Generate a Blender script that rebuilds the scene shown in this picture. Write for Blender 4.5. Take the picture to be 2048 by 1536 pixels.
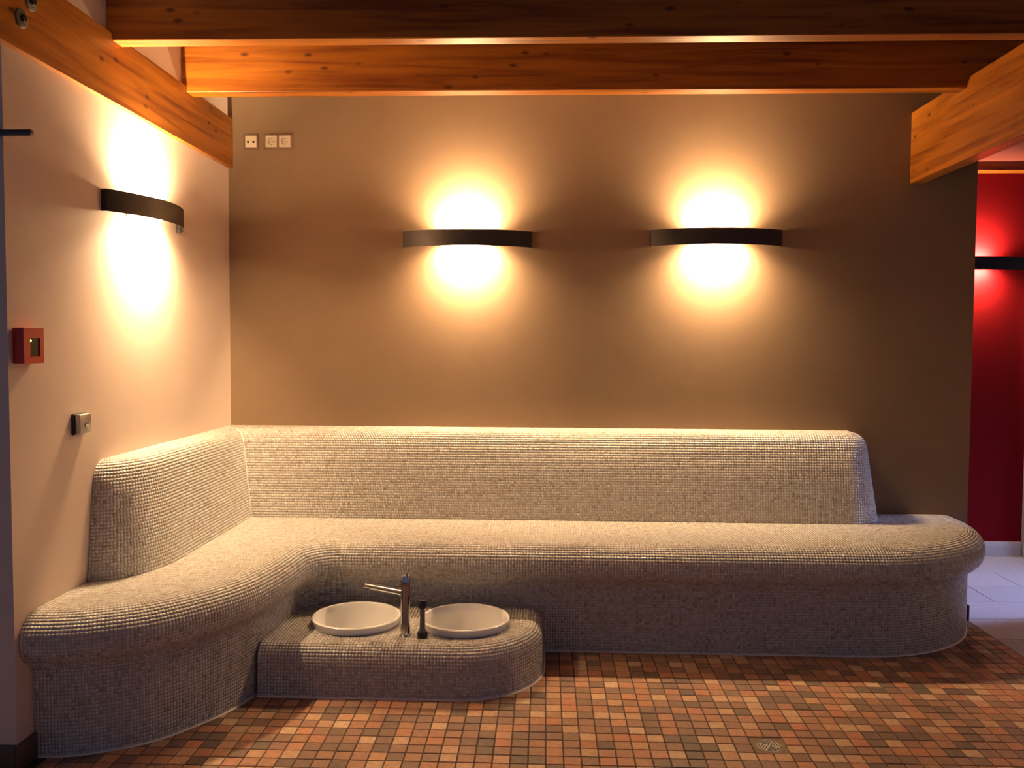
import bpy, bmesh, math, random
import numpy as np
from mathutils import Matrix, Vector
from mathutils.geometry import tessellate_polygon

for o in list(bpy.data.objects):
    bpy.data.objects.remove(o, do_unlink=True)
SC = bpy.context.scene
COL = SC.collection
random.seed(4)
RNG = np.random.default_rng(11)

# ------------------------------------------------------------------ camera
F_PX, CXP, CYP, CAM_H = 1740.0, 1024.0, 768.0, 1.368
VP, ROLL = (1090.0, 685.0), 0.005
_d = np.array([(VP[0] - CXP) / F_PX, -(VP[1] - CYP) / F_PX, 1.0]); _d /= np.linalg.norm(_d)
_x = np.array([math.cos(ROLL), -math.sin(ROLL), 0.0]); _x = _x - _d * (_x @ _d); _x /= np.linalg.norm(_x)
_z = np.cross(_x, _d)
if _z[1] < 0: _z = -_z
CAMR = np.stack([_x, _d, _z], 1)          # camera axes (right, up, forward) from world axes
cam_data = bpy.data.cameras.new('camera')
cam = bpy.data.objects.new('camera', cam_data)
COL.objects.link(cam)
cam_data.sensor_width = 36.0
cam_data.lens = F_PX / 2048.0 * 36.0
cam_data.clip_start = 0.05
_m = Matrix.Identity(4)
for r in range(3):
    _m[r][0] = CAMR[0][r]; _m[r][1] = CAMR[1][r]; _m[r][2] = -CAMR[2][r]
_m[2][3] = CAM_H
cam.matrix_world = _m
SC.camera = cam

# ------------------------------------------------------------------ world, daylight, exposure
world = bpy.data.worlds.new('world'); SC.world = world
world.use_nodes = True
bg = world.node_tree.nodes['Background']
bg.inputs[0].default_value = (0.42, 0.43, 0.68, 1)
bg.inputs[1].default_value = 0.25
SC.view_settings.view_transform = 'Standard'
SC.view_settings.look = 'None'
SC.view_settings.gamma = 1.0
SC.view_settings.use_curve_mapping = False
SC.view_settings.exposure = 0.0
LAMP_STRENGTH = 370.0
LAMP_WATT = 34.0
LAMP_COLOR = (1.0, 0.66, 0.35)
# daylight falling through the passage window (window_1, on the right beyond the red wall)
dl = bpy.data.lights.new('daylight', 'AREA'); dl.shape = 'RECTANGLE'
dl.size, dl.size_y, dl.energy, dl.color = 1.6, 0.6, 18.0, (0.46, 0.53, 1.0)
dl.spread = math.radians(60)
dlo = bpy.data.objects.new('daylight', dl); COL.objects.link(dlo)
dlo.location = (4.545, 4.88, 1.35); dlo.rotation_euler = (0, math.radians(56), math.radians(4))

# ------------------------------------------------------------------ helpers
def link(o, parent=None):
    COL.objects.link(o)
    if parent is not None: o.parent = parent
    return o

def tag(o, label=None, cat=None, group=None, kind=None):
    if label: o['label'] = label
    if cat: o['category'] = cat
    if group: o['group'] = group
    if kind: o['kind'] = kind
    return o

def empty(name, loc, label, cat, group=None):
    o = bpy.data.objects.new(name, None); COL.objects.link(o)
    o.location = loc; o.empty_display_size = 0.1
    return tag(o, label, cat, group)

def mesh_obj(name, bm, mat, parent=None, smooth=None):
    me = bpy.data.meshes.new(name)
    bmesh.ops.recalc_face_normals(bm, faces=bm.faces)
    bm.to_mesh(me); bm.free()
    me.materials.append(mat)
    if smooth is not None:
        for p in me.polygons: p.use_smooth = True
        try: me.set_sharp_from_angle(angle=math.radians(smooth))
        except Exception: pass
    o = bpy.data.objects.new(name, me)
    return link(o, parent)

def from_np(name, verts, faces, mat, parent=None, smooth=None):
    me = bpy.data.meshes.new(name)
    me.from_pydata([tuple(v) for v in verts], [], [tuple(int(i) for i in f) for f in faces])
    me.materials.append(mat)
    if smooth is not None:
        for p in me.polygons: p.use_smooth = True
        try: me.set_sharp_from_angle(angle=math.radians(smooth))
        except Exception: pass
    return link(bpy.data.objects.new(name, me), parent)

def add_box(bm, lo, hi, bevel=0.0, seg=2):
    vs = [bm.verts.new((x, y, z)) for z in (lo[2], hi[2]) for y in (lo[1], hi[1]) for x in (lo[0], hi[0])]
    fs = [(0, 2, 3, 1), (4, 5, 7, 6), (0, 1, 5, 4), (2, 6, 7, 3), (0, 4, 6, 2), (1, 3, 7, 5)]
    faces = [bm.faces.new([vs[i] for i in f]) for f in fs]
    if bevel > 0:
        es = list({e for f in faces for e in f.edges})
        bmesh.ops.bevel(bm, geom=es, offset=bevel, segments=seg, affect='EDGES', profile=0.5)

def box(name, lo, hi, mat, parent=None, bevel=0.0, seg=2):
    bm = bmesh.new(); add_box(bm, lo, hi, bevel, seg)
    return mesh_obj(name, bm, mat, parent, 35 if bevel else None)

def lathe_bm(bm, prof, n=48, axis='Z', org=(0, 0, 0)):
    rings = []
    for r, h in prof:
        ring = []
        for i in range(n):
            a = 2 * math.pi * i / n
            c, s = r * math.cos(a), r * math.sin(a)
            p = {'Z': (c, s, h), 'Y': (c, h, s), 'X': (h, c, s)}[axis]
            ring.append(bm.verts.new((org[0] + p[0], org[1] + p[1], org[2] + p[2])))
        rings.append(ring)
    for a, b in zip(rings[:-1], rings[1:]):
        for i in range(n):
            j = (i + 1) % n
            bm.faces.new((a[i], a[j], b[j], b[i]))
    if prof[0][0] > 0: bm.faces.new(rings[0][::-1])
    if prof[-1][0] > 0: bm.faces.new(rings[-1])

def lathe(name, prof, mat, parent=None, n=48, axis='Z', org=(0, 0, 0), smooth=35):
    bm = bmesh.new(); lathe_bm(bm, prof, n, axis, org)
    bmesh.ops.remove_doubles(bm, verts=bm.verts, dist=1e-6)
    return mesh_obj(name, bm, mat, parent, smooth)

def prism(bm, poly, axis, a, b):
    """extrude a 2-D polygon (list of pairs) along axis between a and b"""
    def P(u, v, w):
        return {'X': (w, u, v), 'Y': (u, w, v), 'Z': (u, v, w)}[axis]
    A = [bm.verts.new(P(u, v, a)) for u, v in poly]
    B = [bm.verts.new(P(u, v, b)) for u, v in poly]
    n = len(poly)
    bm.faces.new(A); bm.faces.new(B[::-1])
    for i in range(n):
        j = (i + 1) % n
        bm.faces.new((A[i], B[i], B[j], A[j]))

def tube_bm(bm, pts, radii, n=20, cap=True):
    pts = [Vector(p) for p in pts]
    rings = []
    for i, p in enumerate(pts):
        t = (pts[min(i + 1, len(pts) - 1)] - pts[max(i - 1, 0)]).normalized()
        u = t.cross(Vector((0, 0, 1)))
        if u.length < 1e-4: u = t.cross(Vector((1, 0, 0)))
        u.normalize(); w = t.cross(u)
        rings.append([bm.verts.new(p + radii[i] * (math.cos(2 * math.pi * k / n) * u + math.sin(2 * math.pi * k / n) * w)) for k in range(n)])
    for a, b in zip(rings[:-1], rings[1:]):
        for k in range(n):
            j = (k + 1) % n
            bm.faces.new((a[k], a[j], b[j], b[k]))
    if cap:
        bm.faces.new(rings[0][::-1]); bm.faces.new(rings[-1])

# ------------------------------------------------------------------ materials
def mat_new(name):
    m = bpy.data.materials.new(name); m.use_nodes = True
    nt = m.node_tree
    return m, nt, nt.nodes['Principled BSDF']

def N(nt, typ, **kw):
    n = nt.nodes.new(typ)
    for k, v in kw.items(): setattr(n, k, v)
    return n

def ramp(nt, stops, interp='LINEAR'):
    r = N(nt, 'ShaderNodeValToRGB')
    r.color_ramp.interpolation = interp
    el = r.color_ramp.elements
    while len(el) < len(stops): el.new(0.5)
    for e, (p, c) in zip(el, stops):
        e.position = p; e.color = (c[0], c[1], c[2], 1)
    return r

def simple(name, col, rough=0.5, metal=0.0, bump=0.0, bscale=60.0, var=0.0, coat=0.0):
    m, nt, b = mat_new(name)
    b.inputs['Base Color'].default_value = (*col, 1)
    b.inputs['Roughness'].default_value = rough
    b.inputs['Metallic'].default_value = metal
    if coat: b.inputs['Coat Weight'].default_value = coat
    if bump or var:
        tc = N(nt, 'ShaderNodeTexCoord')
        ns = N(nt, 'ShaderNodeTexNoise'); ns.inputs['Scale'].default_value = bscale; ns.inputs['Detail'].default_value = 6
        nt.links.new(tc.outputs['Object'], ns.inputs['Vector'])
        if bump:
            bp = N(nt, 'ShaderNodeBump'); bp.inputs['Strength'].default_value = bump; bp.inputs['Distance'].default_value = 0.003
            nt.links.new(ns.outputs['Fac'], bp.inputs['Height']); nt.links.new(bp.outputs['Normal'], b.inputs['Normal'])
        if var:
            n2 = N(nt, 'ShaderNodeTexNoise'); n2.inputs['Scale'].default_value = bscale * 0.06; n2.inputs['Detail'].default_value = 4
            nt.links.new(tc.outputs['Object'], n2.inputs['Vector'])
            r = ramp(nt, [(0.3, [c * (1 - var) for c in col]), (0.7, [min(1, c * (1 + var)) for c in col])])
            nt.links.new(n2.outputs['Fac'], r.inputs['Fac']); nt.links.new(r.outputs['Color'], b.inputs['Base Color'])
    return m

def emission(name, col, strength):
    m, nt, b = mat_new(name)
    b.inputs['Base Color'].default_value = (0.9, 0.88, 0.82, 1)
    b.inputs['Emission Color'].default_value = (*col, 1)
    b.inputs['Emission Strength'].default_value = strength
    return m

def wood(name, axis, base, dark, knot=0.9):
    m, nt, b = mat_new(name)
    tc = N(nt, 'ShaderNodeTexCoord'); oi = N(nt, 'ShaderNodeObjectInfo')
    off = N(nt, 'ShaderNodeVectorMath', operation='SCALE'); off.inputs[0].default_value = (7.3, 5.1, 9.7)
    nt.links.new(oi.outputs['Random'], off.inputs['Scale'])
    add = N(nt, 'ShaderNodeVectorMath', operation='ADD')
    nt.links.new(tc.outputs['Object'], add.inputs[0]); nt.links.new(off.outputs[0], add.inputs[1])
    def mp(along, across):
        mpn = N(nt, 'ShaderNodeMapping')
        s = [across] * 3; s['XYZ'.index(axis)] = along
        mpn.inputs['Scale'].default_value = s
        nt.links.new(add.outputs[0], mpn.inputs['Vector'])
        return mpn
    g = N(nt, 'ShaderNodeTexNoise'); g.inputs['Scale'].default_value = 1.0; g.inputs['Detail'].default_value = 7; g.inputs['Distortion'].default_value = 0.6
    nt.links.new(mp(1.6, 30).outputs[0], g.inputs['Vector'])
    lam = N(nt, 'ShaderNodeTexNoise'); lam.inputs['Scale'].default_value = 1.0; lam.inputs['Detail'].default_value = 2
    nt.links.new(mp(0.7, 7).outputs[0], lam.inputs['Vector'])
    k = N(nt, 'ShaderNodeTexVoronoi'); k.inputs['Scale'].default_value = 1.0
    nt.links.new(mp(6.0, 13.0).outputs[0], k.inputs['Vector'])
    kr = ramp(nt, [(0.05, (0, 0, 0)), (0.15, (1, 1, 1))])
    nt.links.new(k.outputs['Distance'], kr.inputs['Fac'])
    cr = ramp(nt, [(0.33, dark), (0.52, base), (0.72, [min(1, c * 1.3) for c in base])])
    nt.links.new(g.outputs['Fac'], cr.inputs['Fac'])
    lr = ramp(nt, [(0.35, (0.72, 0.66, 0.6)), (0.65, (1, 1, 1))])
    nt.links.new(lam.outputs['Fac'], lr.inputs['Fac'])
    m1 = N(nt, 'ShaderNodeMix', data_type='RGBA', blend_type='MULTIPLY'); m1.inputs[0].default_value = 0.8
    nt.links.new(cr.outputs[0], m1.inputs[6]); nt.links.new(lr.outputs[0], m1.inputs[7])
    m2 = N(nt, 'ShaderNodeMix', data_type='RGBA', blend_type='MIX')
    m2.inputs[6].default_value = (dark[0] * 0.3, dark[1] * 0.25, dark[2] * 0.25, 1)
    inv = N(nt, 'ShaderNodeMath', operation='MAXIMUM'); inv.inputs[1].default_value = 1 - knot
    nt.links.new(kr.outputs[0], inv.inputs[0])
    nt.links.new(inv.outputs[0], m2.inputs[0]); nt.links.new(m1.outputs[2], m2.inputs[7])
    nt.links.new(m2.outputs[2], b.inputs['Base Color'])
    b.inputs['Roughness'].default_value = 0.42
    bp = N(nt, 'ShaderNodeBump'); bp.inputs['Strength'].default_value = 0.25; bp.inputs['Distance'].default_value = 0.002
    nt.links.new(g.outputs['Fac'], bp.inputs['Height']); nt.links.new(bp.outputs[0], b.inputs['Normal'])
    return m

def attr_mat(name, stops, rough, coat=0.0, grain=0.0, interp='LINEAR'):
    """colour picked per piece through the face attribute 'tone'"""
    m, nt, b = mat_new(name)
    at = N(nt, 'ShaderNodeAttribute'); at.attribute_name = 'tone'
    cr = ramp(nt, stops, interp)
    nt.links.new(at.outputs['Fac'], cr.inputs['Fac'])
    out = cr.outputs[0]
    if grain:
        tc = N(nt, 'ShaderNodeTexCoord')
        ns = N(nt, 'ShaderNodeTexNoise'); ns.inputs['Scale'].default_value = 55; ns.inputs['Detail'].default_value = 5
        geo = N(nt, 'ShaderNodeNewGeometry')
        nt.links.new(geo.outputs['Position'], ns.inputs['Vector'])
        gr = ramp(nt, [(0.3, (1 - grain,) * 3), (0.7, (1, 1, 1))])
        nt.links.new(ns.outputs['Fac'], gr.inputs['Fac'])
        mx = N(nt, 'ShaderNodeMix', data_type='RGBA', blend_type='MULTIPLY'); mx.inputs[0].default_value = 1
        nt.links.new(out, mx.inputs[6]); nt.links.new(gr.outputs[0], mx.inputs[7]); out = mx.outputs[2]
        bp = N(nt, 'ShaderNodeBump'); bp.inputs['Strength'].default_value = 0.2; bp.inputs['Distance'].default_value = 0.001
        nt.links.new(ns.outputs['Fac'], bp.inputs['Height']); nt.links.new(bp.outputs[0], b.inputs['Normal'])
    nt.links.new(out, b.inputs['Base Color'])
    b.inputs['Roughness'].default_value = rough
    return m

M = {}
M['taupe'] = simple('taupe_plaster', (0.212, 0.138, 0.080), 0.75, bump=0.12, bscale=45, var=0.05)
M['cream_wall'] = simple('cream_plaster', (0.68, 0.545, 0.455), 0.7, bump=0.12, bscale=45, var=0.03)
M['red_wall'] = simple('red_plaster', (0.22, 0.004, 0.008), 0.8, bump=0.1, bscale=45)
M['red_wall'].node_tree.nodes['Principled BSDF'].inputs['Specular IOR Level'].default_value = 0.1
M['red_ceiling'] = simple('rose_ceiling', (0.24, 0.05, 0.04), 0.8)  # one even dusty rose tone over the passage ceiling
M['white_paint'] = simple('white_paint', (0.78, 0.74, 0.70), 0.6)
M['ceiling'] = simple('ceiling_board', (0.16, 0.10, 0.06), 0.7, bump=0.1)
M['grout_light'] = simple('light_grout', (0.45, 0.415, 0.365), 0.8, bump=0.2, bscale=200)
M['sealant'] = simple('sealant', (0.72, 0.68, 0.62), 0.5)
M['joint'] = simple('corner_sealant', (0.55, 0.52, 0.475), 0.6)
M['mortar'] = simple('drain_mortar', (0.25, 0.165, 0.11), 0.8, bump=0.2, bscale=120)
M['grout_dark'] = simple('dark_grout', (0.085, 0.055, 0.04), 0.9, bump=0.2, bscale=200)
M['mosaic'] = attr_mat('mosaic_tile', [(0.0, (0.35, 0.295, 0.245)), (0.05, (0.405, 0.36, 0.31)), (0.2, (0.46, 0.425, 0.38)),
                                       (0.6, (0.51, 0.485, 0.45)), (0.9, (0.55, 0.535, 0.505)), (1.0, (0.60, 0.59, 0.565))], 0.14)
M['floor_tile'] = attr_mat('floor_tile', [(0.0, (0.17, 0.125, 0.097)), (0.16, (0.25, 0.16, 0.115)), (0.3, (0.36, 0.21, 0.142)), (0.5, (0.47, 0.25, 0.15)),
                                          (0.64, (0.58, 0.255, 0.142)), (0.78, (0.62, 0.38, 0.22)), (1.0, (0.73, 0.51, 0.33))], 0.48, grain=0.3)
M['pale_tile'] = attr_mat('pale_tile', [(0.0, (0.44, 0.44, 0.48)), (1.0, (0.56, 0.56, 0.61))], 0.4, grain=0.2)
M['pale_grout'] = simple('pale_grout', (0.28, 0.26, 0.26), 0.9)
M['skirt_tile'] = simple('brown_skirting', (0.10, 0.065, 0.045), 0.5, bump=0.1)
M['white_skirt'] = simple('white_skirting', (0.62, 0.60, 0.60), 0.45)
WB, WD = (0.36, 0.122, 0.010), (0.18, 0.043, 0.004)
M['wood_x'] = wood('pine_x', 'X', WB, WD)
M['wood_y'] = wood('pine_y', 'Y', WB, WD)
M['bronze'] = simple('dark_bronze_metal', (0.016, 0.012, 0.010), 0.5, 0.2)
M['reflector'] = simple('lamp_inner', (0.75, 0.73, 0.68), 0.5)
M['chrome'] = simple('chrome', (0.48, 0.48, 0.49), 0.10, 1.0)
M['steel'] = simple('brushed_steel', (0.42, 0.40, 0.38), 0.35, 1.0)
M['grate'] = simple('drain_steel', (0.58, 0.55, 0.49), 0.4, 0.4)
M['grey_metal'] = simple('grey_metal', (0.20, 0.20, 0.22), 0.4, 0.8)
M['zinc'] = simple('zinc_plated', (0.16, 0.17, 0.16), 0.5, 0.7)
M['black'] = simple('black_plastic', (0.012, 0.012, 0.013), 0.35)
M['ceramic'] = simple('white_ceramic', (0.80, 0.79, 0.77), 0.12, coat=0.3)
M['cream_plastic'] = simple('cream_plastic', (0.62, 0.53, 0.40), 0.35)
M['frame_brown'] = simple('bronze_frame', (0.20, 0.13, 0.085), 0.4, 0.3)
M['hole'] = simple('hole_black', (0.01, 0.008, 0.006), 0.8)
M['red_plastic'] = simple('red_plastic', (0.50, 0.030, 0.018), 0.4)
M['dark_glass'] = simple('dark_glass', (0.03, 0.035, 0.02), 0.08)
M['led'] = emission('green_led', (0.55, 1.0, 0.12), 6.0)
M['rail'] = simple('rail_metal', (0.08, 0.075, 0.085), 0.4, 0.7)
M['glass'] = simple('window_glass', (0.8, 0.85, 0.9), 0.02)
_g = M['glass'].node_tree.nodes['Principled BSDF']; _g.inputs['Transmission Weight'].default_value = 1.0; _g.inputs['IOR'].default_value = 1.02
_g.inputs['Base Color'].default_value = (1, 1, 1, 1)

def struct(o): o['kind'] = 'structure'; return o

# ------------------------------------------------------------------ room dimensions
XL, YB, XR, ZC = -1.665, 4.55, 2.19, 2.74          # left wall, back wall, end of back wall, ceiling
YRET = 2.64                                          # left wall ends here and turns away
YRED = 5.70
PITCH = 0.0127                                       # mosaic
FT = 0.0584                                          # floor tile
XB = 2.106                                           # border between brown and pale floor

# ------------------------------------------------------------------ path / sweep tools for the tiled masonry
def catmull(pts, n=16):
    pts = [np.array(p, float) for p in pts]
    P = [2 * pts[0] - pts[1]] + pts + [2 * pts[-1] - pts[-2]]
    out = []
    for i in range(1, len(P) - 2):
        for k in range(n):
            t = k / n
            a, b, c, d = P[i - 1], P[i], P[i + 1], P[i + 2]
            out.append(0.5 * ((2 * b) + (-a + c) * t + (2 * a - 5 * b + 4 * c - d) * t * t + (-a + 3 * b - 3 * c + d) * t ** 3))
    out.append(pts[-1])
    return np.array(out)

def resample(P, step):
    s = np.r_[0, np.cumsum(np.linalg.norm(np.diff(P, axis=0), axis=1))]
    n = max(2, int(round(s[-1] / step)) + 1)
    q = np.linspace(0, s[-1], n)
    return np.stack([np.interp(q, s, P[:, i]) for i in range(P.shape[1])], 1)

def normals(P):
    T = np.gradient(P, axis=0); T /= np.linalg.norm(T, axis=1)[:, None]
    return np.stack([-T[:, 1], T[:, 0]], 1)

class Section:
    """stretch of plan path; Mv = direction of growing n (into the masonry)"""
    def __init__(s, P, Mv=None):
        s.P = np.asarray(P, float); s.M = normals(s.P) if Mv is None else np.asarray(Mv, float)
    def ev(s, u, n):
        f = np.linspace(0, 1, len(s.P))
        x = np.interp(u, f, s.P[:, 0]) + n * np.interp(u, f, s.M[:, 0])
        y = np.interp(u, f, s.P[:, 1]) + n * np.interp(u, f, s.M[:, 1])
        return np.stack([np.maximum(x, XL + 0.0005), np.minimum(y, YB - 0.0005)], -1)
    def off(s, n):
        q = s.P + n * s.M
        return np.stack([np.maximum(q[:, 0], XL + 0.0005), np.minimum(q[:, 1], YB - 0.0005)], -1)
    def length(s, n):
        q = s.P + n * s.M
        return np.linalg.norm(np.diff(q, axis=0), axis=1).sum()

def ellipse(c, a, b, t0, t1, n=40):
    t = np.radians(np.linspace(t0, t1, n))
    return np.stack([c[0] + a * np.cos(t), c[1] + b * np.sin(t)], 1)

class TileBuf:
    def __init__(s): s.q = []; s.tone = []
    def add(s, quads):           # quads (n,4,3), counter-clockwise seen from outside
        s.q.append(quads)
    def build(s, name, mat, parent, joint=0.0013, raise_=0.0009, tilt=0.005):
        Q = np.concatenate(s.q, 0)
        n = len(Q)
        c = Q.mean(1, keepdims=True)
        e1 = Q[:, 1] - Q[:, 0] + Q[:, 2] - Q[:, 3]; e2 = Q[:, 3] - Q[:, 0] + Q[:, 2] - Q[:, 1]
        l1 = np.linalg.norm(e1, axis=1) / 2; l2 = np.linalg.norm(e2, axis=1) / 2
        nn = np.cross(e1, e2); nn /= np.linalg.norm(nn, axis=1)[:, None] + 1e-12
        k = np.clip(1 - joint / np.minimum(np.maximum(l1, 1e-5), np.maximum(l2, 1e-5)), 0.5, 1)
        top = c + (Q - c) * k[:, None, None]
        ta = RNG.normal(0, tilt, (n, 2)) * PITCH * 0.5
        dz = np.stack([-ta[:, 0] - ta[:, 1], ta[:, 0] - ta[:, 1], ta[:, 0] + ta[:, 1], -ta[:, 0] + ta[:, 1]], 1)
        T = top + nn[:, None, :] * (raise_ + dz)[:, :, None]
        Bm = c + (Q - c) * (k * 1.02)[:, None, None] - nn[:, None, :] * 0.0004
        V = np.concatenate([T, Bm], 1).reshape(-1, 3)
        loc = np.array([[0, 1, 2, 3], [4, 5, 1, 0], [5, 6, 2, 1], [6, 7, 3, 2], [7, 4, 0, 3]])
        Fc = (np.arange(n)[:, None, None] * 8 + loc[None]).reshape(-1, 4)
        me = bpy.data.meshes.new(name)
        me.vertices.add(len(V)); me.vertices.foreach_set('co', V.ravel().astype(np.float32))
        me.loops.add(Fc.size); me.loops.foreach_set('vertex_index', Fc.ravel().astype(np.int32))
        me.polygons.add(len(Fc)); me.polygons.foreach_set('loop_start', np.arange(0, Fc.size, 4, dtype=np.int32))
        me.update(calc_edges=True)
        tone = RNG.random(n)
        at = me.attributes.new('tone', 'FLOAT', 'FACE'); at.data.foreach_set('value', np.repeat(tone, 5).astype(np.float32))
        me.materials.append(mat)
        o = link(bpy.data.objects.new(name, me), parent)
        o['kind'] = 'stuff'
        return o

def sweep_tiles(buf, secs, prof, zfun=None):
    prof = np.array(prof, float)
    L = np.r_[0, np.cumsum(np.linalg.norm(np.diff(prof, axis=0), axis=1))]
    rows = int(round(L[-1] / PITCH))
    tt = np.linspace(0, L[-1], rows + 1)
    nz = np.stack([np.interp(tt, L, prof[:, 0]), np.interp(tt, L, prof[:, 1])], 1)
    for s in secs:
        for (n0, z0), (n1, z1) in zip(nz[:-1], nz[1:]):
            k = max(1, int(round(s.length((n0 + n1) / 2) / PITCH)))
            u = np.linspace(0, 1, k + 1)
            a = s.ev(u, n0); b = s.ev(u, n1)
            A = np.c_[a, np.full(k + 1, z0)]; Bq = np.c_[b, np.full(k + 1, z1)]
            buf.add(np.stack([A[:-1], A[1:], Bq[1:], Bq[:-1]], 1))

def in_poly(px, py, poly):
    x, y = poly[:, 0], poly[:, 1]
    x2, y2 = np.roll(x, -1), np.roll(y, -1)
    ins = np.zeros(px.shape, bool)
    for a, b, c, d in zip(x, y, x2, y2):
        if b == d: continue
        cond = ((b > py) != (d > py)) & (px < (c - a) * (py - b) / (d - b) + a)
        ins ^= cond
    return ins

def grid_tiles(buf, poly, z, skip=None):
    lo, hi = poly.min(0), poly.max(0)
    gx = np.arange(lo[0], hi[0] + PITCH, PITCH); gy = np.arange(lo[1], hi[1] + PITCH, PITCH)
    X, Y = np.meshgrid(gx, gy)
    cx, cy = X.ravel() + PITCH / 2, Y.ravel() + PITCH / 2
    keep = in_poly(cx, cy, poly)
    for (sx, sy, sr) in (skip or []): keep &= (cx - sx) ** 2 + (cy - sy) ** 2 > sr ** 2
    cx, cy = cx[keep], cy[keep]; h = PITCH / 2
    Z = np.full_like(cx, z)
    q = np.stack([np.c_[cx - h, cy - h, Z], np.c_[cx + h, cy - h, Z], np.c_[cx + h, cy + h, Z], np.c_[cx - h, cy + h, Z]], 1)
    q[..., 0] = np.maximum(q[..., 0], XL + 0.001); q[..., 1] = np.minimum(q[..., 1], YB - 0.001)
    buf.add(q)

def sweep_body(name, secs, prof, toppoly, ztop, mat, parent, holes=()):
    V, Fc = [], []
    prof = np.array(prof, float)
    for s in secs:
        m = len(s.P); base = len(V)
        for n_, z_ in prof:
            q = s.off(n_ + 0.0006)
            V += [(x, y, z_ - (0.0006 if z_ > 0.05 else 0)) for x, y in q]
        for r in range(len(prof) - 1):
            for i in range(m - 1):
                a = base + r * m + i
                Fc.append((a, a + 1, a + 1 + m, a + m))
    loops = [[Vector((x, y, 0)) for x, y in toppoly]]
    for hx, hy, hr in holes:
        loops.append([Vector((hx + hr * math.cos(-2 * math.pi * k / 48), hy + hr * math.sin(-2 * math.pi * k / 48), 0)) for k in range(48)])
    flat = [p for l in loops for p in l]
    base = len(V)
    V += [(p.x, p.y, ztop - 0.0006) for p in flat]
    for t in tessellate_polygon(loops):
        a, b, c = [flat[i] for i in t]
        up = (b - a).cross(c - a).z
        Fc.append(tuple(base + i for i in (t if up > 0 else t[::-1])))
    return from_np(name, V, Fc, mat, parent, 40)

def bead(name, secs, n0, mat, parent, r=0.007):
    V, Fc = [], []
    for s in secs:
        m = len(s.P); base = len(V)
        for n_, z_ in ((n0 - r, 0.0), (n0 - r * 0.35, r * 0.35), (n0 + 0.001, r)):
            V += [(x, y, z_) for x, y in s.off(n_)]
        for k in range(2):
            for i in range(m - 1):
                a = base + k * m + i
                Fc.append((a, a + 1, a + 1 + m, a + m))
    return from_np(name, V, Fc, mat, parent, 60)

# ---- bench outline (outermost nose line, walked from the left wall to the back wall at the right end)
wing = resample(catmull([(-1.665, 2.66), (-1.56, 2.672), (-1.45, 2.705), (-1.29, 2.80), (-1.165, 2.955), (-1.075, 3.13), (-1.03, 3.32), (-1.012, 3.48), (-1.005, 3.60)]), 0.012)
fil = ellipse((-0.875, 3.60), 0.13, 0.13, 180, 90, 14)
wing_all = np.concatenate([wing, fil[1:]])
straight = np.stack([np.linspace(-0.875, 1.40, 60), np.full(60, 3.73)], 1)
end = resample(np.concatenate([ellipse((1.40, 4.45), 0.755, 0.72, -90, 0, 60), [[2.155, 4.548]]]), 0.012)
S_w, S_s, S_e = Section(wing_all), Section(straight), Section(end)
S_w.M[0] = (0, 1); S_w.M[-1] = (0, 1); S_s.M[:] = (0, 1); S_e.M[0] = (0, 1); S_e.M[-1] = (-1, 0)
seat_secs = [S_w, S_s, S_e]
SEAT_Z, NTOP, NPL = 0.488, 0.10, 0.072
def arc(c, r0, r1, a0, a1, n):
    return [(c[0] + r0 * math.cos(math.radians(a)), c[1] + r1 * math.sin(math.radians(a))) for a in np.linspace(a0, a1, n)]
seat_prof = [(NPL, 0.0), (NPL, 0.275)] + [(0.066, 0.297), (0.05, 0.318), (0.026, 0.334), (0.010, 0.353), (0.002, 0.375), (0.0, 0.395)] + arc((0.10, 0.398), 0.10, 0.09, 180, 90, 12)[1:]
inner = np.concatenate([s.off(NTOP) for s in seat_secs])
seat_poly = np.concatenate([inner, [[XL + 0.002, 4.548]], [[XL + 0.002, inner[0][1]]]])

# ---- backrest outline
BX, BY = -1.465, 4.272
b_end_l = resample(ellipse((XL, 3.42), XL * 0 + 0.20, 0.345, -90, 0, 50), 0.012)
b_wing = np.stack([np.full(30, BX), np.linspace(3.42, BY, 30)], 1)
b_back = np.stack([np.linspace(BX, 1.51, 70), np.full(70, BY)], 1)
b_end_r = resample(np.concatenate([ellipse((1.51, 4.442), 0.17, 0.17, -90, 0, 40), [[1.68, 4.548]]]), 0.012)
Mw = np.stack([np.full(30, -1.0), np.linspace(0, 1, 30)], 1)          # mitre at the inner corner
Mb = np.stack([np.linspace(-1, 0, 70), np.full(70, 1.0)], 1)
B_l, B_w, B_b, B_r = Section(b_end_l), Section(b_wing, Mw), Section(b_back, Mb), Section(b_end_r)
B_l.M[0] = (0, 1); B_l.M[-1] = (-1, 0); B_r.M[0] = (0, 1); B_r.M[-1] = (-1, 0)
back_secs = [B_l, B_w, B_b, B_r]
BZ = 0.921
back_prof = [(0.0, SEAT_Z - 0.001), (0.056, 0.845)] + arc((0.125, 0.838), 0.068, 0.083, 172, 90, 10)
NB = 0.125
binner = np.concatenate([s.off(NB) for s in back_secs])
back_poly = np.concatenate([binner, [[binner[-1][0], 4.549], [XL + 0.001, 4.549], [XL + 0.001, binner[0][1]]]])

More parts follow.
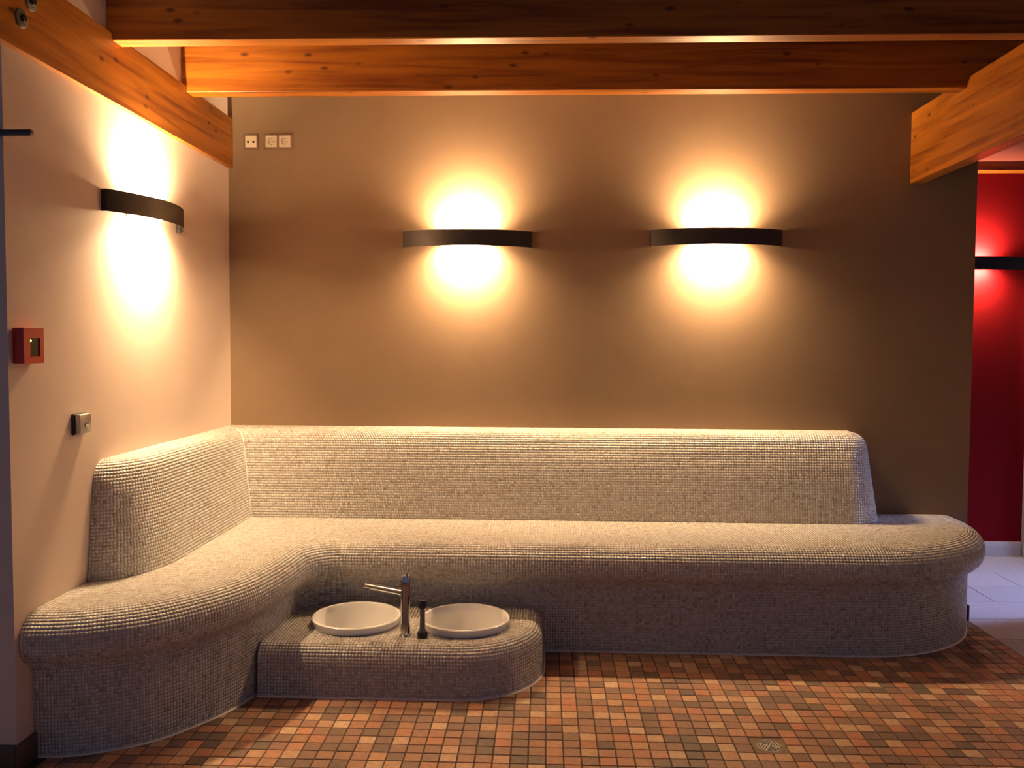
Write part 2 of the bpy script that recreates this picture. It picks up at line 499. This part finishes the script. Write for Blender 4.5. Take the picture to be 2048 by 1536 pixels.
# ---- foot bath block outline
blk_front = np.stack([np.linspace(-1.10, -0.33, 40), np.full(40, 3.25)], 1)
blk_end = resample(np.concatenate([ellipse((-0.33, 3.60), 0.335, 0.35, -90, 0, 40), [[0.005, 3.70], [0.005, 3.806]]]), 0.012)
K_f, K_e = Section(blk_front), Section(blk_end)
K_f.M[:] = (0, 1); K_e.M[0] = (0, 1); K_e.M[-1] = (-1, 0)
blk_secs = [K_f, K_e]
BLK_Z = 0.20
blk_prof = [(0.0, 0.0), (0.008, 0.135)] + arc((0.068, 0.138), 0.06, 0.062, 180, 90, 9)
NK = 0.068
kin = np.concatenate([s.P + NK * s.M for s in blk_secs])
blk_poly = np.concatenate([kin, [[-1.10, 3.806], [-1.10, kin[0][1]]]])
SINKS = [(-0.775, 3.545), (-0.322, 3.545)]
SR = 0.183
plinth_poly = np.concatenate([np.concatenate([s.P + NPL * s.M for s in seat_secs]), [[XL, 4.55], [XL, 2.66 + NPL]]])
blk_foot = np.concatenate([np.concatenate([s.P for s in blk_secs]), [[-1.10, 3.81]]])

# ------------------------------------------------------------------ floor (brown mosaic paving, pale slabs beyond)
floor = struct(box('floor', (-3.2, -0.6, -0.12), (XB, YB, -0.0025), M['grout_dark']))
gx = np.arange(math.floor((-3.2 - 0.012) / FT), math.ceil((XB - 0.012) / FT))
tiles = []
DR = (0.772, 2.93)                                 # floor drain
for i in gx:
    x0 = 0.012 + i * FT; x1 = min(x0 + FT, XB)
    if x1 - x0 < 0.012: continue
    for j in range(12, 78):
        y0 = j * FT + 0.02; y1 = y0 + FT
        if y1 > YB: continue
        if x0 < XL and y1 > YRET: continue
        tiles.append((x0, y0, x1, y1))
tiles = np.array(tiles)
tcx, tcy = (tiles[:, 0] + tiles[:, 2]) / 2, (tiles[:, 1] + tiles[:, 3]) / 2
def shrink(poly, d):
    c = poly.mean(0); return poly
inside = np.zeros(len(tiles), bool)
allin = np.ones(len(tiles), bool); allblk = np.ones(len(tiles), bool)
for a, b in ((0, 1), (2, 1), (2, 3), (0, 3)):
    allin &= in_poly(tiles[:, a], tiles[:, b], plinth_poly); allblk &= in_poly(tiles[:, a], tiles[:, b], blk_foot)
drain_hit = (np.abs(tcx - DR[0]) < 0.045) & (np.abs(tcy - DR[1]) < 0.045)
keep = ~(allin | allblk | drain_hit)
tiles, tcx, tcy = tiles[keep], tcx[keep], tcy[keep]
# projected position, to pick the tiles that show largest
rel = np.stack([tcx, tcy, np.full(len(tcx), -CAM_H)], 1) @ CAMR.T
pxx, pyy = CXP + F_PX * rel[:, 0] / rel[:, 2], CYP - F_PX * rel[:, 1] / rel[:, 2]
vis = (pxx > 0) & (pxx < 2048) & (pyy < 1541) & (rel[:, 2] > 0) & ~in_poly(tcx, tcy, plinth_poly) & ~in_poly(tcx, tcy, blk_foot)
hid = (tcy > 3.2) & (tcx < -0.02) & (tcx > -1.2) & (tcy > 3.22)
vis &= ~hid
order = np.argsort(np.where(vis, tcy, 1e9))
near = set(order[:min(300, vis.sum())].tolist())
tone_pool = np.array([0.02, 0.08, 0.14, 0.18, 0.22, 0.26, 0.30, 0.34, 0.38, 0.42, 0.46, 0.5, 0.53, 0.56, 0.6, 0.64, 0.68, 0.72, 0.76, 0.8, 0.85, 0.9, 0.95, 1.0])
tone_w = np.array([1.1, 1.1, 1.3, 1.3, 1.3, 1.3, 1.3, 1.2, 1.2, 1.2, 1.2, 1.2, 1.1, 1.0, 0.9, 0.8, 0.7, 0.9, 1.0, 1.0, 0.9, 0.7, 0.5, 0.3]); tone_w /= tone_w.sum()
def tile_geo(w, d, j=0.0022, tp=0.0, bt=-0.004):
    a, b = w / 2 - j, d / 2 - j; c = 0.0012
    V = [(-a + c, -b + c, tp), (a - c, -b + c, tp), (a - c, b - c, tp), (-a + c, b - c, tp),
         (-a, -b, tp - 0.0012), (a, -b, tp - 0.0012), (a, b, tp - 0.0012), (-a, b, tp - 0.0012),
         (-a, -b, bt), (a, -b, bt), (a, b, bt), (-a, b, bt)]
    Fc = [(0, 1, 2, 3)] + [(4 + k, 4 + (k + 1) % 4, (k + 1) % 4, k) for k in range(4)] + [(8 + k, 8 + (k + 1) % 4, 4 + (k + 1) % 4, 4 + k) for k in range(4)]
    return V, Fc
def tone_mesh(name, V, Fc, tone, mat):
    me = bpy.data.meshes.new(name); me.from_pydata(V, [], Fc)
    at = me.attributes.new('tone', 'FLOAT', 'FACE'); at.data.foreach_set('value', np.full(len(Fc), tone, np.float32))
    me.materials.append(mat); return me
V0, F0 = tile_geo(FT, FT)
variants = [tone_mesh('floor_tile', V0, F0, t, M['floor_tile']) for t in tone_pool]
SV, SF, ST = [], [], []
for k, (x0, y0, x1, y1) in enumerate(tiles):
    ti = RNG.choice(len(tone_pool), p=tone_w); dz = RNG.normal(0, 0.00035)
    if k in near and x1 - x0 > FT * 0.99:
        o = bpy.data.objects.new('floor_tile', variants[ti])
        o.location = ((x0 + x1) / 2, (y0 + y1) / 2, dz); o.rotation_euler = (RNG.normal(0, 0.004), RNG.normal(0, 0.004), RNG.normal(0, 0.008))
        link(o, floor)
    else:
        V, Fc = tile_geo(x1 - x0, y1 - y0)
        b0 = len(SV)
        SV += [(v[0] + (x0 + x1) / 2, v[1] + (y0 + y1) / 2, v[2] + dz) for v in V]
        SF += [tuple(b0 + i for i in f) for f in Fc]; ST += [tone_pool[ti]] * len(Fc)
me = bpy.data.meshes.new('far_floor_tiles'); me.from_pydata(SV, [], SF)
at = me.attributes.new('tone', 'FLOAT', 'FACE'); at.data.foreach_set('value', np.array(ST, np.float32))
me.materials.append(M['floor_tile'])
so = link(bpy.data.objects.new('far_floor_tiles', me), floor); so['kind'] = 'stuff'

pfloor = struct(box('floor_passage', (XB, -0.6, -0.12), (4.5, 6.0, -0.0025), M['pale_grout']))
struct(box('floor_rear', (-0.2, YB, -0.12), (XB, 6.0, 0.0), M['pale_grout']))
PW, PD = 0.60, 0.30
for j in range(-1, 20):
    y0 = 0.17 + j * PD
    for i in range(-1, 5):
        x0 = XB + i * PW + (0.3 if j % 2 else 0.0); x1 = x0 + PW
        x0 = max(x0, XB); x1 = min(x1, 4.5)
        if x1 - x0 < 0.02 or y0 + PD > 6.0: continue
        V, Fc = tile_geo(x1 - x0, PD, j=0.0018)
        o = bpy.data.objects.new('floor_slab', tone_mesh('floor_slab', V, Fc, RNG.random(), M['pale_tile']))
        o.location = ((x0 + x1) / 2, y0 + PD / 2, 0); link(o, pfloor)

J1, J2 = (3.288, 3.363), (3.968, 4.050)              # ceiling joists
JB, JT = 2.50, ZC
# ------------------------------------------------------------------ walls, ceiling
struct(box('wall_back', (XL - 0.15, YB, -0.1), (XR, YB + 0.14, ZC), M['taupe']))
struct(box('wall_left', (XL - 0.16, YRET, -0.1), (XL, YB, ZC), M['cream_wall']))
struct(box('wall_return', (-3.2, YRET + 0.001, -0.1), (XL - 0.16, YRET + 0.16, ZC), M['cream_wall']))
struct(box('wall_passage', (0.9, YRED, -0.1), (4.5, YRED + 0.15, 2.75), M['red_wall']))
struct(box('ceiling', (-3.2, -0.6, ZC), (4.5, YB + 0.14, ZC + 0.1), M['ceiling']))
struct(box('ceiling_passage', (0.9, YB + 0.14, 2.51), (4.5, YRED, ZC), M['red_ceiling']))
struct(box('wall_shade_partition', (2.64, 3.55, -0.1), (2.76, 4.44, JB - 0.002), M['cream_wall']))  # unseen wall stub, placed so its end shades the near pale floor
# outer wall of the passage with the daylight window
wr = bmesh.new()
add_box(wr, (4.5, 4.33, -0.1), (4.62, YRED + 0.15, 0.5)); add_box(wr, (4.5, 4.33, 2.2), (4.62, YRED + 0.15, 2.75))
add_box(wr, (4.5, 4.33, 0.5), (4.62, 4.5, 2.2)); add_box(wr, (4.5, 5.6, 0.5), (4.62, YRED + 0.15, 2.2))
struct(mesh_obj('wall_right', wr, M['white_paint']))
win = struct(box('window_1', (4.585, 4.5, 0.5), (4.595, 5.6, 2.2), M['glass']))
fr = bmesh.new()
for lo, hi in (((4.56, 4.5, 0.5), (4.61, 4.55, 2.2)), ((4.56, 5.55, 0.5), (4.61, 5.6, 2.2)), ((4.56, 4.5, 0.5), (4.61, 5.6, 0.55)), ((4.56, 4.5, 2.15), (4.61, 5.6, 2.2))):
    add_box(fr, lo, hi)
mesh_obj('window_frame', fr, M['white_paint'], win)
# skirtings
struct(box('baseboard_left', (XL, YRET - 0.012, 0.0), (XL + 0.012, 2.735, 0.085), M['skirt_tile'], bevel=0.002))
struct(box('baseboard_return', (-3.2, YRET - 0.012, 0.0), (XL - 0.0005, YRET, 0.085), M['skirt_tile'], bevel=0.002))
struct(box('baseboard_passage', (0.9, YRED - 0.014, 0.0), (3.085, YRED, 0.095), M['white_skirt'], bevel=0.003))
bm = bmesh.new()
add_box(bm, (3.09, YRED - 0.05, 0.0), (3.17, YRED, 2.12)); add_box(bm, (4.03, YRED - 0.05, 0.0), (4.11, YRED, 2.12)); add_box(bm, (3.17, YRED - 0.05, 2.04), (4.03, YRED, 2.12))
struct(mesh_obj('trim_1', bm, M['white_skirt']))
door = struct(box('door_1', (3.172, YRED - 0.03, 0.006), (4.028, YRED - 0.002, 2.038), M['white_paint'], bevel=0.003))
bm = bmesh.new(); tube_bm(bm, [(3.96, YRED - 0.03, 1.05), (3.96, YRED - 0.075, 1.05)], [0.009, 0.009], 12); tube_bm(bm, [(3.965, YRED - 0.075, 1.05), (3.84, YRED - 0.075, 1.05)], [0.009, 0.008], 12)
mesh_obj('door_handle', bm, M['steel'], door, 40)

# ------------------------------------------------------------------ timber
def beam(name, x0, x1, y0, y1, z0, z1, label):
    p = [(y0, z0), (y1, z0), (y1, z1)]
    for a, b in (J2, J1):
        if b < y1: p += [(b + 0.001, z1), (b + 0.001, JB - 0.001), (a - 0.001, JB - 0.001), (a - 0.001, z1)]
    p += [(y0, z1)]
    bm = bmesh.new(); prism(bm, p, 'X', x0, x1)
    return tag(mesh_obj(name, bm, M['wood_y']), label, 'beam')
lb = beam('timber_beam', XL + 0.001, -1.64, 0.2, YB - 0.001, 2.272, 2.527, 'varnished orange timber beam with round bolts along the cream wall')
lb_e = lb
for by, bz in ((2.704, 2.369), (2.757, 2.441)):
    w = lathe('washer', [(0.0, 0.0), (0.030, 0.0), (0.030, 0.005), (0.027, 0.006), (0.013, 0.006)], M['zinc'], lb, 32, 'X', (-1.64, by, bz))
    bm = bmesh.new(); lathe_bm(bm, [(0.013, 0.005), (0.013, 0.014), (0.009, 0.015)], 6, 'X', (-1.64, by, bz)); mesh_obj('bolt_head', bm, M['black'], w)
rb = beam('timber_beam', 1.852, 1.925, 0.2, YB - 0.001, 2.187, 2.541, 'deep orange timber beam running into the back wall beside the red passage')
for (a, b), lab in ((J1, 'dark pine ceiling joist with a lit underside, farther from the back wall'), (J2, 'pine ceiling joist closest to the back wall, glowing orange at its cream-wall end')):
    bm = bmesh.new(); add_box(bm, (XL + 0.002, a, JB), (4.4, b, JT - 0.001), 0.003, 1)
    tag(mesh_obj('ceiling_joist', bm, M['wood_x']), lab, 'joist', 'ceiling joists')
bm = bmesh.new(); add_box(bm, (0.95, YRED - 0.10, 2.455), (4.45, YRED - 0.001, 2.509), 0.003, 1)
tag(mesh_obj('timber_lintel', bm, M['wood_x']), 'brown timber lintel along the top of the red wall', 'beam')

# ------------------------------------------------------------------ tiled bench
bench = empty('mosaic_bench', (0.2, 4.2, 0), 'long corner bench covered in beige glossy mosaic with rounded seat and backrest', 'bench')
def inv_parent(o, p):
    o.matrix_parent_inverse = Matrix.Translation(-Vector(p.location)); return o
inv_parent(sweep_body('seat', seat_secs, seat_prof, seat_poly, SEAT_Z, M['grout_light'], bench), bench)
buf = TileBuf(); sweep_tiles(buf, seat_secs, seat_prof); grid_tiles(buf, seat_poly, SEAT_Z)
inv_parent(buf.build('seat_mosaic', M['mosaic'], bench), bench)
inv_parent(sweep_body('backrest', back_secs, back_prof, back_poly, BZ, M['grout_light'], bench), bench)
buf = TileBuf(); sweep_tiles(buf, back_secs, back_prof); grid_tiles(buf, back_poly, BZ)
inv_parent(buf.build('backrest_mosaic', M['mosaic'], bench), bench)
cv, cf = [], []
for n_, z_ in back_prof + [(0.19, BZ)]:
    cv += [(BX - n_ + 0.0012, BY + n_ - 0.006, z_ + 0.001), (BX - n_ + 0.0022, BY + n_ - 0.0022, z_ + 0.001), (BX - n_ + 0.006, BY + n_ - 0.0012, z_ + 0.001)]
for r in range(len(back_prof)):
    cf += [(3 * r, 3 * r + 1, 3 * r + 4, 3 * r + 3), (3 * r + 1, 3 * r + 2, 3 * r + 5, 3 * r + 4)]
inv_parent(from_np('corner_joint', cv, cf, M['joint'], bench, 60), bench)
inv_parent(bead('sealant_bead', seat_secs, NPL, M['sealant'], bench), bench)

block = empty('foot_bath_block', (-0.5, 3.5, 0), 'low mosaic block with rounded corner holding two round basins', 'foot bath')
inv_parent(sweep_body('block', blk_secs, blk_prof, blk_poly, BLK_Z, M['grout_light'], block, holes=[(x, y, SR - 0.012) for x, y in SINKS]), block)
buf = TileBuf(); sweep_tiles(buf, blk_secs, blk_prof); grid_tiles(buf, blk_poly, BLK_Z, skip=[(x, y, SR - 0.004) for x, y in SINKS])
inv_parent(buf.build('block_mosaic', M['mosaic'], block), block)
inv_parent(bead('sealant_bead', blk_secs, 0.0, M['sealant'], block), block)

# ------------------------------------------------------------------ basins
def basin(x, y, label):
    r = empty('round_basin', (x, y, BLK_Z), label, 'basin', 'foot bath basins')
    prof = [(0.0, -0.150), (0.07, -0.150), (0.125, -0.135), (0.160, -0.10), (0.1705, -0.04), (0.1715, 0.0), (SR - 0.006, 0.0015), (SR, 0.024), (SR + 0.001, 0.030), (SR - 0.003, 0.034), (SR - 0.008, 0.0345),
            (SR - 0.013, 0.031), (SR - 0.018, 0.0), (SR - 0.028, -0.05), (SR - 0.05, -0.095), (0.09, -0.125), (0.03, -0.132), (0.0, -0.133)]
    lathe('bowl', prof, M['ceramic'], r, 72, smooth=50)
    lathe('drain_plug', [(0.0, -0.1325), (0.028, -0.1315), (0.030, -0.129), (0.022, -0.1265), (0.0, -0.126)], M['chrome'], r, 32)
    return r
basin(*SINKS[0], 'white round basin under the chrome spout, beside the curved bench wing')
basin(*SINKS[1], 'white round basin at the rounded end of the foot bath block')

# tap
fx, fy = -0.547, 3.392
tap = empty('basin_tap', (fx, fy, BLK_Z), 'tall chrome mixer tap with slanted straight spout between two basins', 'tap')
lathe('body', [(0.0, 0.0), (0.024, 0.0), (0.024, 0.004), (0.0195, 0.006), (0.0195, 0.055), (0.0185, 0.06), (0.0185, 0.205), (0.0, 0.205)], M['chrome'], tap, 40)
hd = lathe('lever_head', [(0.0, 0.2065), (0.0195, 0.2065), (0.0195, 0.238), (0.017, 0.243), (0.0, 0.2445)], M['chrome'], tap, 40)
bm = bmesh.new(); tube_bm(bm, [(0, 0, 0.235), (0.006, 0.002, 0.25), (0.016, 0.006, 0.266)], [0.0045, 0.004, 0.0032], 12); mesh_obj('lever_pin', bm, M['chrome'], hd, 40)
dx, dy = -0.90, 0.44
bm = bmesh.new(); tube_bm(bm, [(dx * 0.012, dy * 0.012, 0.172), (dx * 0.1, dy * 0.1, 0.1735), (dx * 0.195, dy * 0.195, 0.175)], [0.0125, 0.0118, 0.0112], 24)
sp = mesh_obj('spout', bm, M['chrome'], tap, 40)
bm = bmesh.new(); tube_bm(bm, [(dx * 0.183, dy * 0.183, 0.168), (dx * 0.183, dy * 0.183, 0.158)], [0.008, 0.008], 16); mesh_obj('aerator', bm, M['steel'], sp, 40)

vx, vy = -0.476, 3.372
vlv = empty('drain_valve', (vx, vy, BLK_Z), 'short grey metal valve with black knob and black foot beside the tap', 'valve')
lathe('foot', [(0.0, 0.0), (0.020, 0.0), (0.0205, 0.003), (0.0205, 0.022), (0.019, 0.025), (0.0, 0.025)], M['black'], vlv, 32)
lathe('stem', [(0.0, 0.025), (0.0145, 0.025), (0.0115, 0.04), (0.0105, 0.08), (0.0105, 0.118), (0.0, 0.118)], M['grey_metal'], vlv, 32)
lathe('knob', [(0.0, 0.118), (0.015, 0.118), (0.0185, 0.122), (0.0185, 0.146), (0.015, 0.151), (0.0, 0.152)], M['black'], vlv, 24)

# ------------------------------------------------------------------ wall lamps
LW, LH, LS = 0.668, 0.082, 0.125                     # width, height, bulge
def lamp(loc, rz, label, group, dim=1.0):
    r = empty('wall_lamp', loc, label, 'lamp', group); r.rotation_euler = (0, 0, rz)
    dmat = emission('lamp_glass', LAMP_COLOR, LAMP_STRENGTH * dim)
    # local frame: x along the wall, -y into the room, z up
    ret = 0.022; n = 40
    R = ((LW / 2) ** 2 + (LS - ret) ** 2) / (2 * (LS - ret))
    a = math.asin((LW / 2) / R)
    def curve(o):
        pts = [(-LW / 2 + o, -0.0)]
        pts += [((R - o) * math.sin(t), -(ret + (R - o) * math.cos(t) - (R - (LS - ret)))) for t in np.linspace(-a, a, n)]
        pts += [(LW / 2 - o, -0.0)]
        pts[1] = (-LW / 2 + o, pts[1][1]); pts[-2] = (LW / 2 - o, pts[-2][1])
        return pts
    out, inn = curve(0.0), curve(0.004)
    bm = bmesh.new()
    h = LH / 2
    def ring(p, z): return [bm.verts.new((x, y, z)) for x, y in p]
    A, B, C, D = ring(out, -h), ring(out, h), ring(inn, h), ring(inn, -h)
    for i in range(len(out) - 1):
        for p, q in ((A, B), (B, C), (C, D), (D, A)):
            bm.faces.new((p[i], p[i + 1], q[i + 1], q[i]))
    for i in (0, -1): bm.faces.new((A[i], B[i], C[i], D[i]))
    mesh_obj('cover', bm, M['bronze'], r, 30)
    box('back_plate', (-0.14, -0.006, -0.030), (0.14, -0.0005, 0.030), M['reflector'], r)
    box('lamp_holder', (-0.105, -0.068, -0.010), (0.105, -0.006, 0.010), M['bronze'], r, 0.002, 1)
    for z0, z1 in ((0.012, 0.018), (-0.018, -0.012)):
        box('diffuser_glass', (-0.10, -0.064, z0), (0.10, -0.012, z1), dmat, r)
    # the reflector lamp behind each glass, one shining up and one down
    for sgn in (1, -1):
        L = bpy.data.lights.new('lamp_bulb', 'AREA'); L.shape = 'RECTANGLE'; L.size, L.size_y = 0.18, 0.05
        L.energy = LAMP_WATT * dim; L.color = LAMP_COLOR; L.spread = math.radians(150)
        lo = link(bpy.data.objects.new('lamp_bulb', L), r)
        lo.location = (0, -0.050, sgn * 0.034); lo.rotation_euler = (math.pi - math.radians(35) if sgn > 0 else math.radians(35), 0, 0)
    return r
LZ = 1.900
lamp((-0.4075, YB, LZ), 0, 'dark curved wall lamp on the taupe wall, the one closer to the sockets', 'wall lamps', 1.1)
lamp((0.874, YB, LZ + 0.008), 0, 'dark curved wall lamp on the taupe wall, the one closer to the red passage', 'wall lamps', 1.1)
lamp((XL, 3.560, LZ - 0.006), math.radians(90), 'dark curved wall lamp on the cream wall below the orange beam', 'wall lamps', 1.2)
lamp((2.735, YRED, LZ - 0.02), 0, 'dark curved wall lamp on the red passage wall', 'wall lamps', 0.28)

# ------------------------------------------------------------------ sockets on the back wall
def insert(parent, x, z, kind):
    s = 0.0295
    if kind == 'antenna':
        p = box('socket_insert', (x - s, YB - 0.0115, z - s), (x + s, YB - 0.006, z + s), M['cream_plastic'], parent, 0.0012)
        for dxx in (-0.0145, 0.0145):
            lathe('socket_hole', [(0.0, -0.0008), (0.0062, -0.0008), (0.0062, 0.001), (0.0, 0.001)], M['hole'], p, 24, 'Y', (x + dxx, YB - 0.0115, z - 0.003))
    else:
        bm = bmesh.new(); n = 32; rr = 0.0185
        sq = []
        for k in range(n):
            a = 2 * math.pi * k / n; c, sn = math.cos(a), math.sin(a); m = max(abs(c), abs(sn)); sq.append((s * c / m, s * sn / m))
        y = YB - 0.0115
        o_b = [bm.verts.new((x + u, YB - 0.006, z + v)) for u, v in sq]
        o_t = [bm.verts.new((x + u, y, z + v)) for u, v in sq]
        i_t = [bm.verts.new((x + rr * math.cos(2 * math.pi * k / n), y, z + rr * math.sin(2 * math.pi * k / n))) for k in range(n)]
        i_b = [bm.verts.new((x + 0.96 * rr * math.cos(2 * math.pi * k / n), y + 0.010, z + 0.96 * rr * math.sin(2 * math.pi * k / n))) for k in range(n)]
        for p, q in ((o_b, o_t), (o_t, i_t), (i_t, i_b)):
            for k in range(n):
                j = (k + 1) % n; bm.faces.new((p[k], p[j], q[j], q[k]))
        bm.faces.new(i_b)
        p = mesh_obj('socket_insert', bm, M['cream_plastic'], parent)
        for dxx in (-0.0095, 0.0095):
            lathe('socket_hole', [(0.0, -0.0006), (0.0028, -0.0006), (0.0028, 0.0006), (0.0, 0.0006)], M['hole'], p, 16, 'Y', (x + dxx, y + 0.0098, z))
        for dzz in (-0.0165, 0.0165):
            box('earth_clip', (x - 0.003, y + 0.001, z + dzz - 0.0015), (x + 0.003, y + 0.0098, z + dzz + 0.0015), M['steel'], p)
def frame(parent, x0, x1, z, cells):
    h = 0.0385; bm = bmesh.new()
    y0, y1 = YB - 0.009, YB - 0.0002
    add_box(bm, (x0, y0, z + 0.030), (x1, y1, z + h)); add_box(bm, (x0, y0, z - h), (x1, y1, z - 0.030))
    xs = [x0] + [v for c in cells for v in (c - 0.030, c + 0.030)] + [x1]
    for k in range(0, len(xs), 2): add_box(bm, (xs[k], y0, z - 0.030), (xs[k + 1], y1, z + 0.030))
    mesh_obj('frame', bm, M['frame_brown'], parent)
    box('mount', (x0 + 0.002, YB - 0.0012, z - h + 0.002), (x1 - 0.002, YB - 0.0001, z + h - 0.002), M['hole'], parent)
def local(o, loc):
    for c in o.children: c.matrix_parent_inverse = Matrix.Translation(-Vector(loc))
s1 = empty('antenna_socket', (-1.541, YB, 2.408), 'single cream antenna socket with two dark holes in bronze frame', 'socket')
frame(s1, -1.5795, -1.5025, 2.408, [-1.541]); insert(s1, -1.541, 2.408, 'antenna'); local(s1, s1.location)
s2 = empty('double_socket', (-1.398, YB, 2.408), 'double cream power socket with round recesses in one bronze frame', 'socket')
frame(s2, -1.474, -1.322, 2.408, [-1.4335, -1.3625]); insert(s2, -1.4335, 2.408, 'power'); insert(s2, -1.3625, 2.408, 'power'); local(s2, s2.location)

# ------------------------------------------------------------------ things on the cream wall
cp = empty('call_point', (XL, 2.7175, 1.35), 'red alarm call point box with dark window on the cream wall', 'alarm')
X0, X1, Y0, Y1, Z0, Z1 = XL, XL + 0.037, 2.663, 2.772, 1.293, 1.406
wy0, wy1, wz0, wz1 = 2.697, 2.752, 1.316, 1.374
bm = bmesh.new()
add_box(bm, (X0 + 0.0003, Y0, Z0), (X1 - 0.008, Y1, Z1), 0.003)
mesh_obj('housing', bm, M['red_plastic'], cp, 35)
bm = bmesh.new()
for lo, hi in (((X1 - 0.008, Y0, wz1), (X1, Y1, Z1)), ((X1 - 0.008, Y0, Z0), (X1, Y1, wz0)), ((X1 - 0.008, Y0, wz0), (X1, wy0, wz1)), ((X1 - 0.008, wy1, wz0), (X1, Y1, wz1))):
    add_box(bm, lo, hi)
mesh_obj('front_cover', bm, M['red_plastic'], cp)
pn = box('window_pane', (X1 - 0.0085, wy0, wz0), (X1 - 0.004, wy1, wz1), M['dark_glass'], cp)
lathe('indicator_light', [(0.0, 0.0), (0.0042, 0.0), (0.0035, 0.002), (0.0, 0.003)], M['led'], pn, 16, 'X', (X1 - 0.004, wy0 + 0.007, wz1 - 0.008))
local(cp, cp.location)

ks = empty('key_switch', (XL, 3.03, 1.07), 'small square metal key switch on the cream wall above the backrest', 'switch')
bm = bmesh.new(); add_box(bm, (XL + 0.0003, 2.992, 1.033), (XL + 0.010, 3.075, 1.108), 0.002); mesh_obj('back_box', bm, M['black'], ks, 35)
bm = bmesh.new(); add_box(bm, (XL + 0.010, 2.996, 1.036), (XL + 0.031, 3.071, 1.105), 0.003); fc = mesh_obj('face', bm, M['steel'], ks, 35)
lathe('key_cylinder', [(0.0, 0.0), (0.011, 0.0), (0.011, 0.003), (0.008, 0.0035), (0.0, 0.0035)], M['chrome'], fc, 24, 'X', (XL + 0.031, 3.037, 1.066))
local(ks, ks.location)

rl = empty('wall_rail', (-2.0, 2.60, 1.975), 'dark metal rail end sticking out past the wall corner below the beam', 'rail')
bm = bmesh.new(); add_box(bm, (-2.9, 2.588, 1.982), (-1.548, 2.606, 2.000), 0.002); mesh_obj('rail_bar', bm, M['rail'], rl, 35)
for x in (-2.7, -1.9): box('standoff', (x - 0.01, 2.606, 1.984), (x + 0.01, YRET, 1.998), M['rail'], rl)
local(rl, rl.location)

bm = bmesh.new(); add_box(bm, (2.096, 4.335, 0.0), (2.112, 4.42, 0.078), 0.004)
tag(mesh_obj('floor_stop', bm, M['black'], None, 35), 'small black upright stop on the floor behind the rounded bench end', 'door stop')

# ------------------------------------------------------------------ floor drain
dr = empty('floor_drain', (DR[0], DR[1], 0), 'square steel floor drain with slotted grate in the brown tiles', 'drain')
bm = bmesh.new(); q = 0.0565
for lo, hi in (((-q, -q, -0.0024), (q, -0.044, 0.0005)), ((-q, 0.044, -0.0024), (q, q, 0.0005)), ((-q, -0.044, -0.0024), (-0.044, 0.044, 0.0005)), ((0.044, -0.044, -0.0024), (q, 0.044, 0.0005))): add_box(bm, lo, hi)
mesh_obj('drain_surround', bm, M['mortar'], dr)
box('drain_well', (-0.044, -0.044, -0.0024), (0.044, 0.044, -0.0018), M['hole'], dr)
for k in range(2):
    bm = bmesh.new()
    c, s = math.cos(math.radians(-30 + 90 * k)), math.sin(math.radians(-30 + 90 * k))
    prism(bm, [(c * a - s * b, s * a + c * b) for a, b in ((-0.043, -0.003), (0.043, -0.003), (0.043, 0.003), (-0.043, 0.003))], 'Z', -0.0012, 0.001)
    mesh_obj('cross_bar', bm, M['grate'], dr)
for quad in range(4):
    a0 = math.radians(-30 + 90 * quad)
    wide = quad % 2 == 1
    for t in ((0.0115, 0.0215, 0.0315) if wide else (0.009, 0.017, 0.025, 0.033)):
        hw = 0.0017 if wide else 0.0024
        L = math.sqrt(max(0.042 ** 2 - t ** 2, 0)); bm = bmesh.new()
        c, s = math.cos(a0), math.sin(a0)
        prism(bm, [(c * a - s * b, s * a + c * b) for a, b in ((t - hw, 0.003), (t + hw, 0.003), (t + hw, L), (t - hw, L))], 'Z', -0.0012, 0.0012)
        mesh_obj('grate_bar', bm, M['grate'], dr)
for k in range(4):
    bm = bmesh.new(); sx, sy = ((1, 1), (-1, 1), (-1, -1), (1, -1))[k]
    pts = [(0.044 * sx, 0.044 * sy)] + [(0.0438 * math.cos(math.radians(90 * k + t)), 0.0438 * math.sin(math.radians(90 * k + t))) for t in range(0, 91, 15)]
    prism(bm, pts, 'Z', -0.0016, 0.0004); mesh_obj('mortar_corner', bm, M['mortar'], dr)
bm = bmesh.new(); lathe_bm(bm, [(0.0415, -0.0012), (0.0415, 0.001), (0.044, 0.001), (0.044, -0.0012)], 40); mesh_obj('grate_ring', bm, M['grate'], dr)
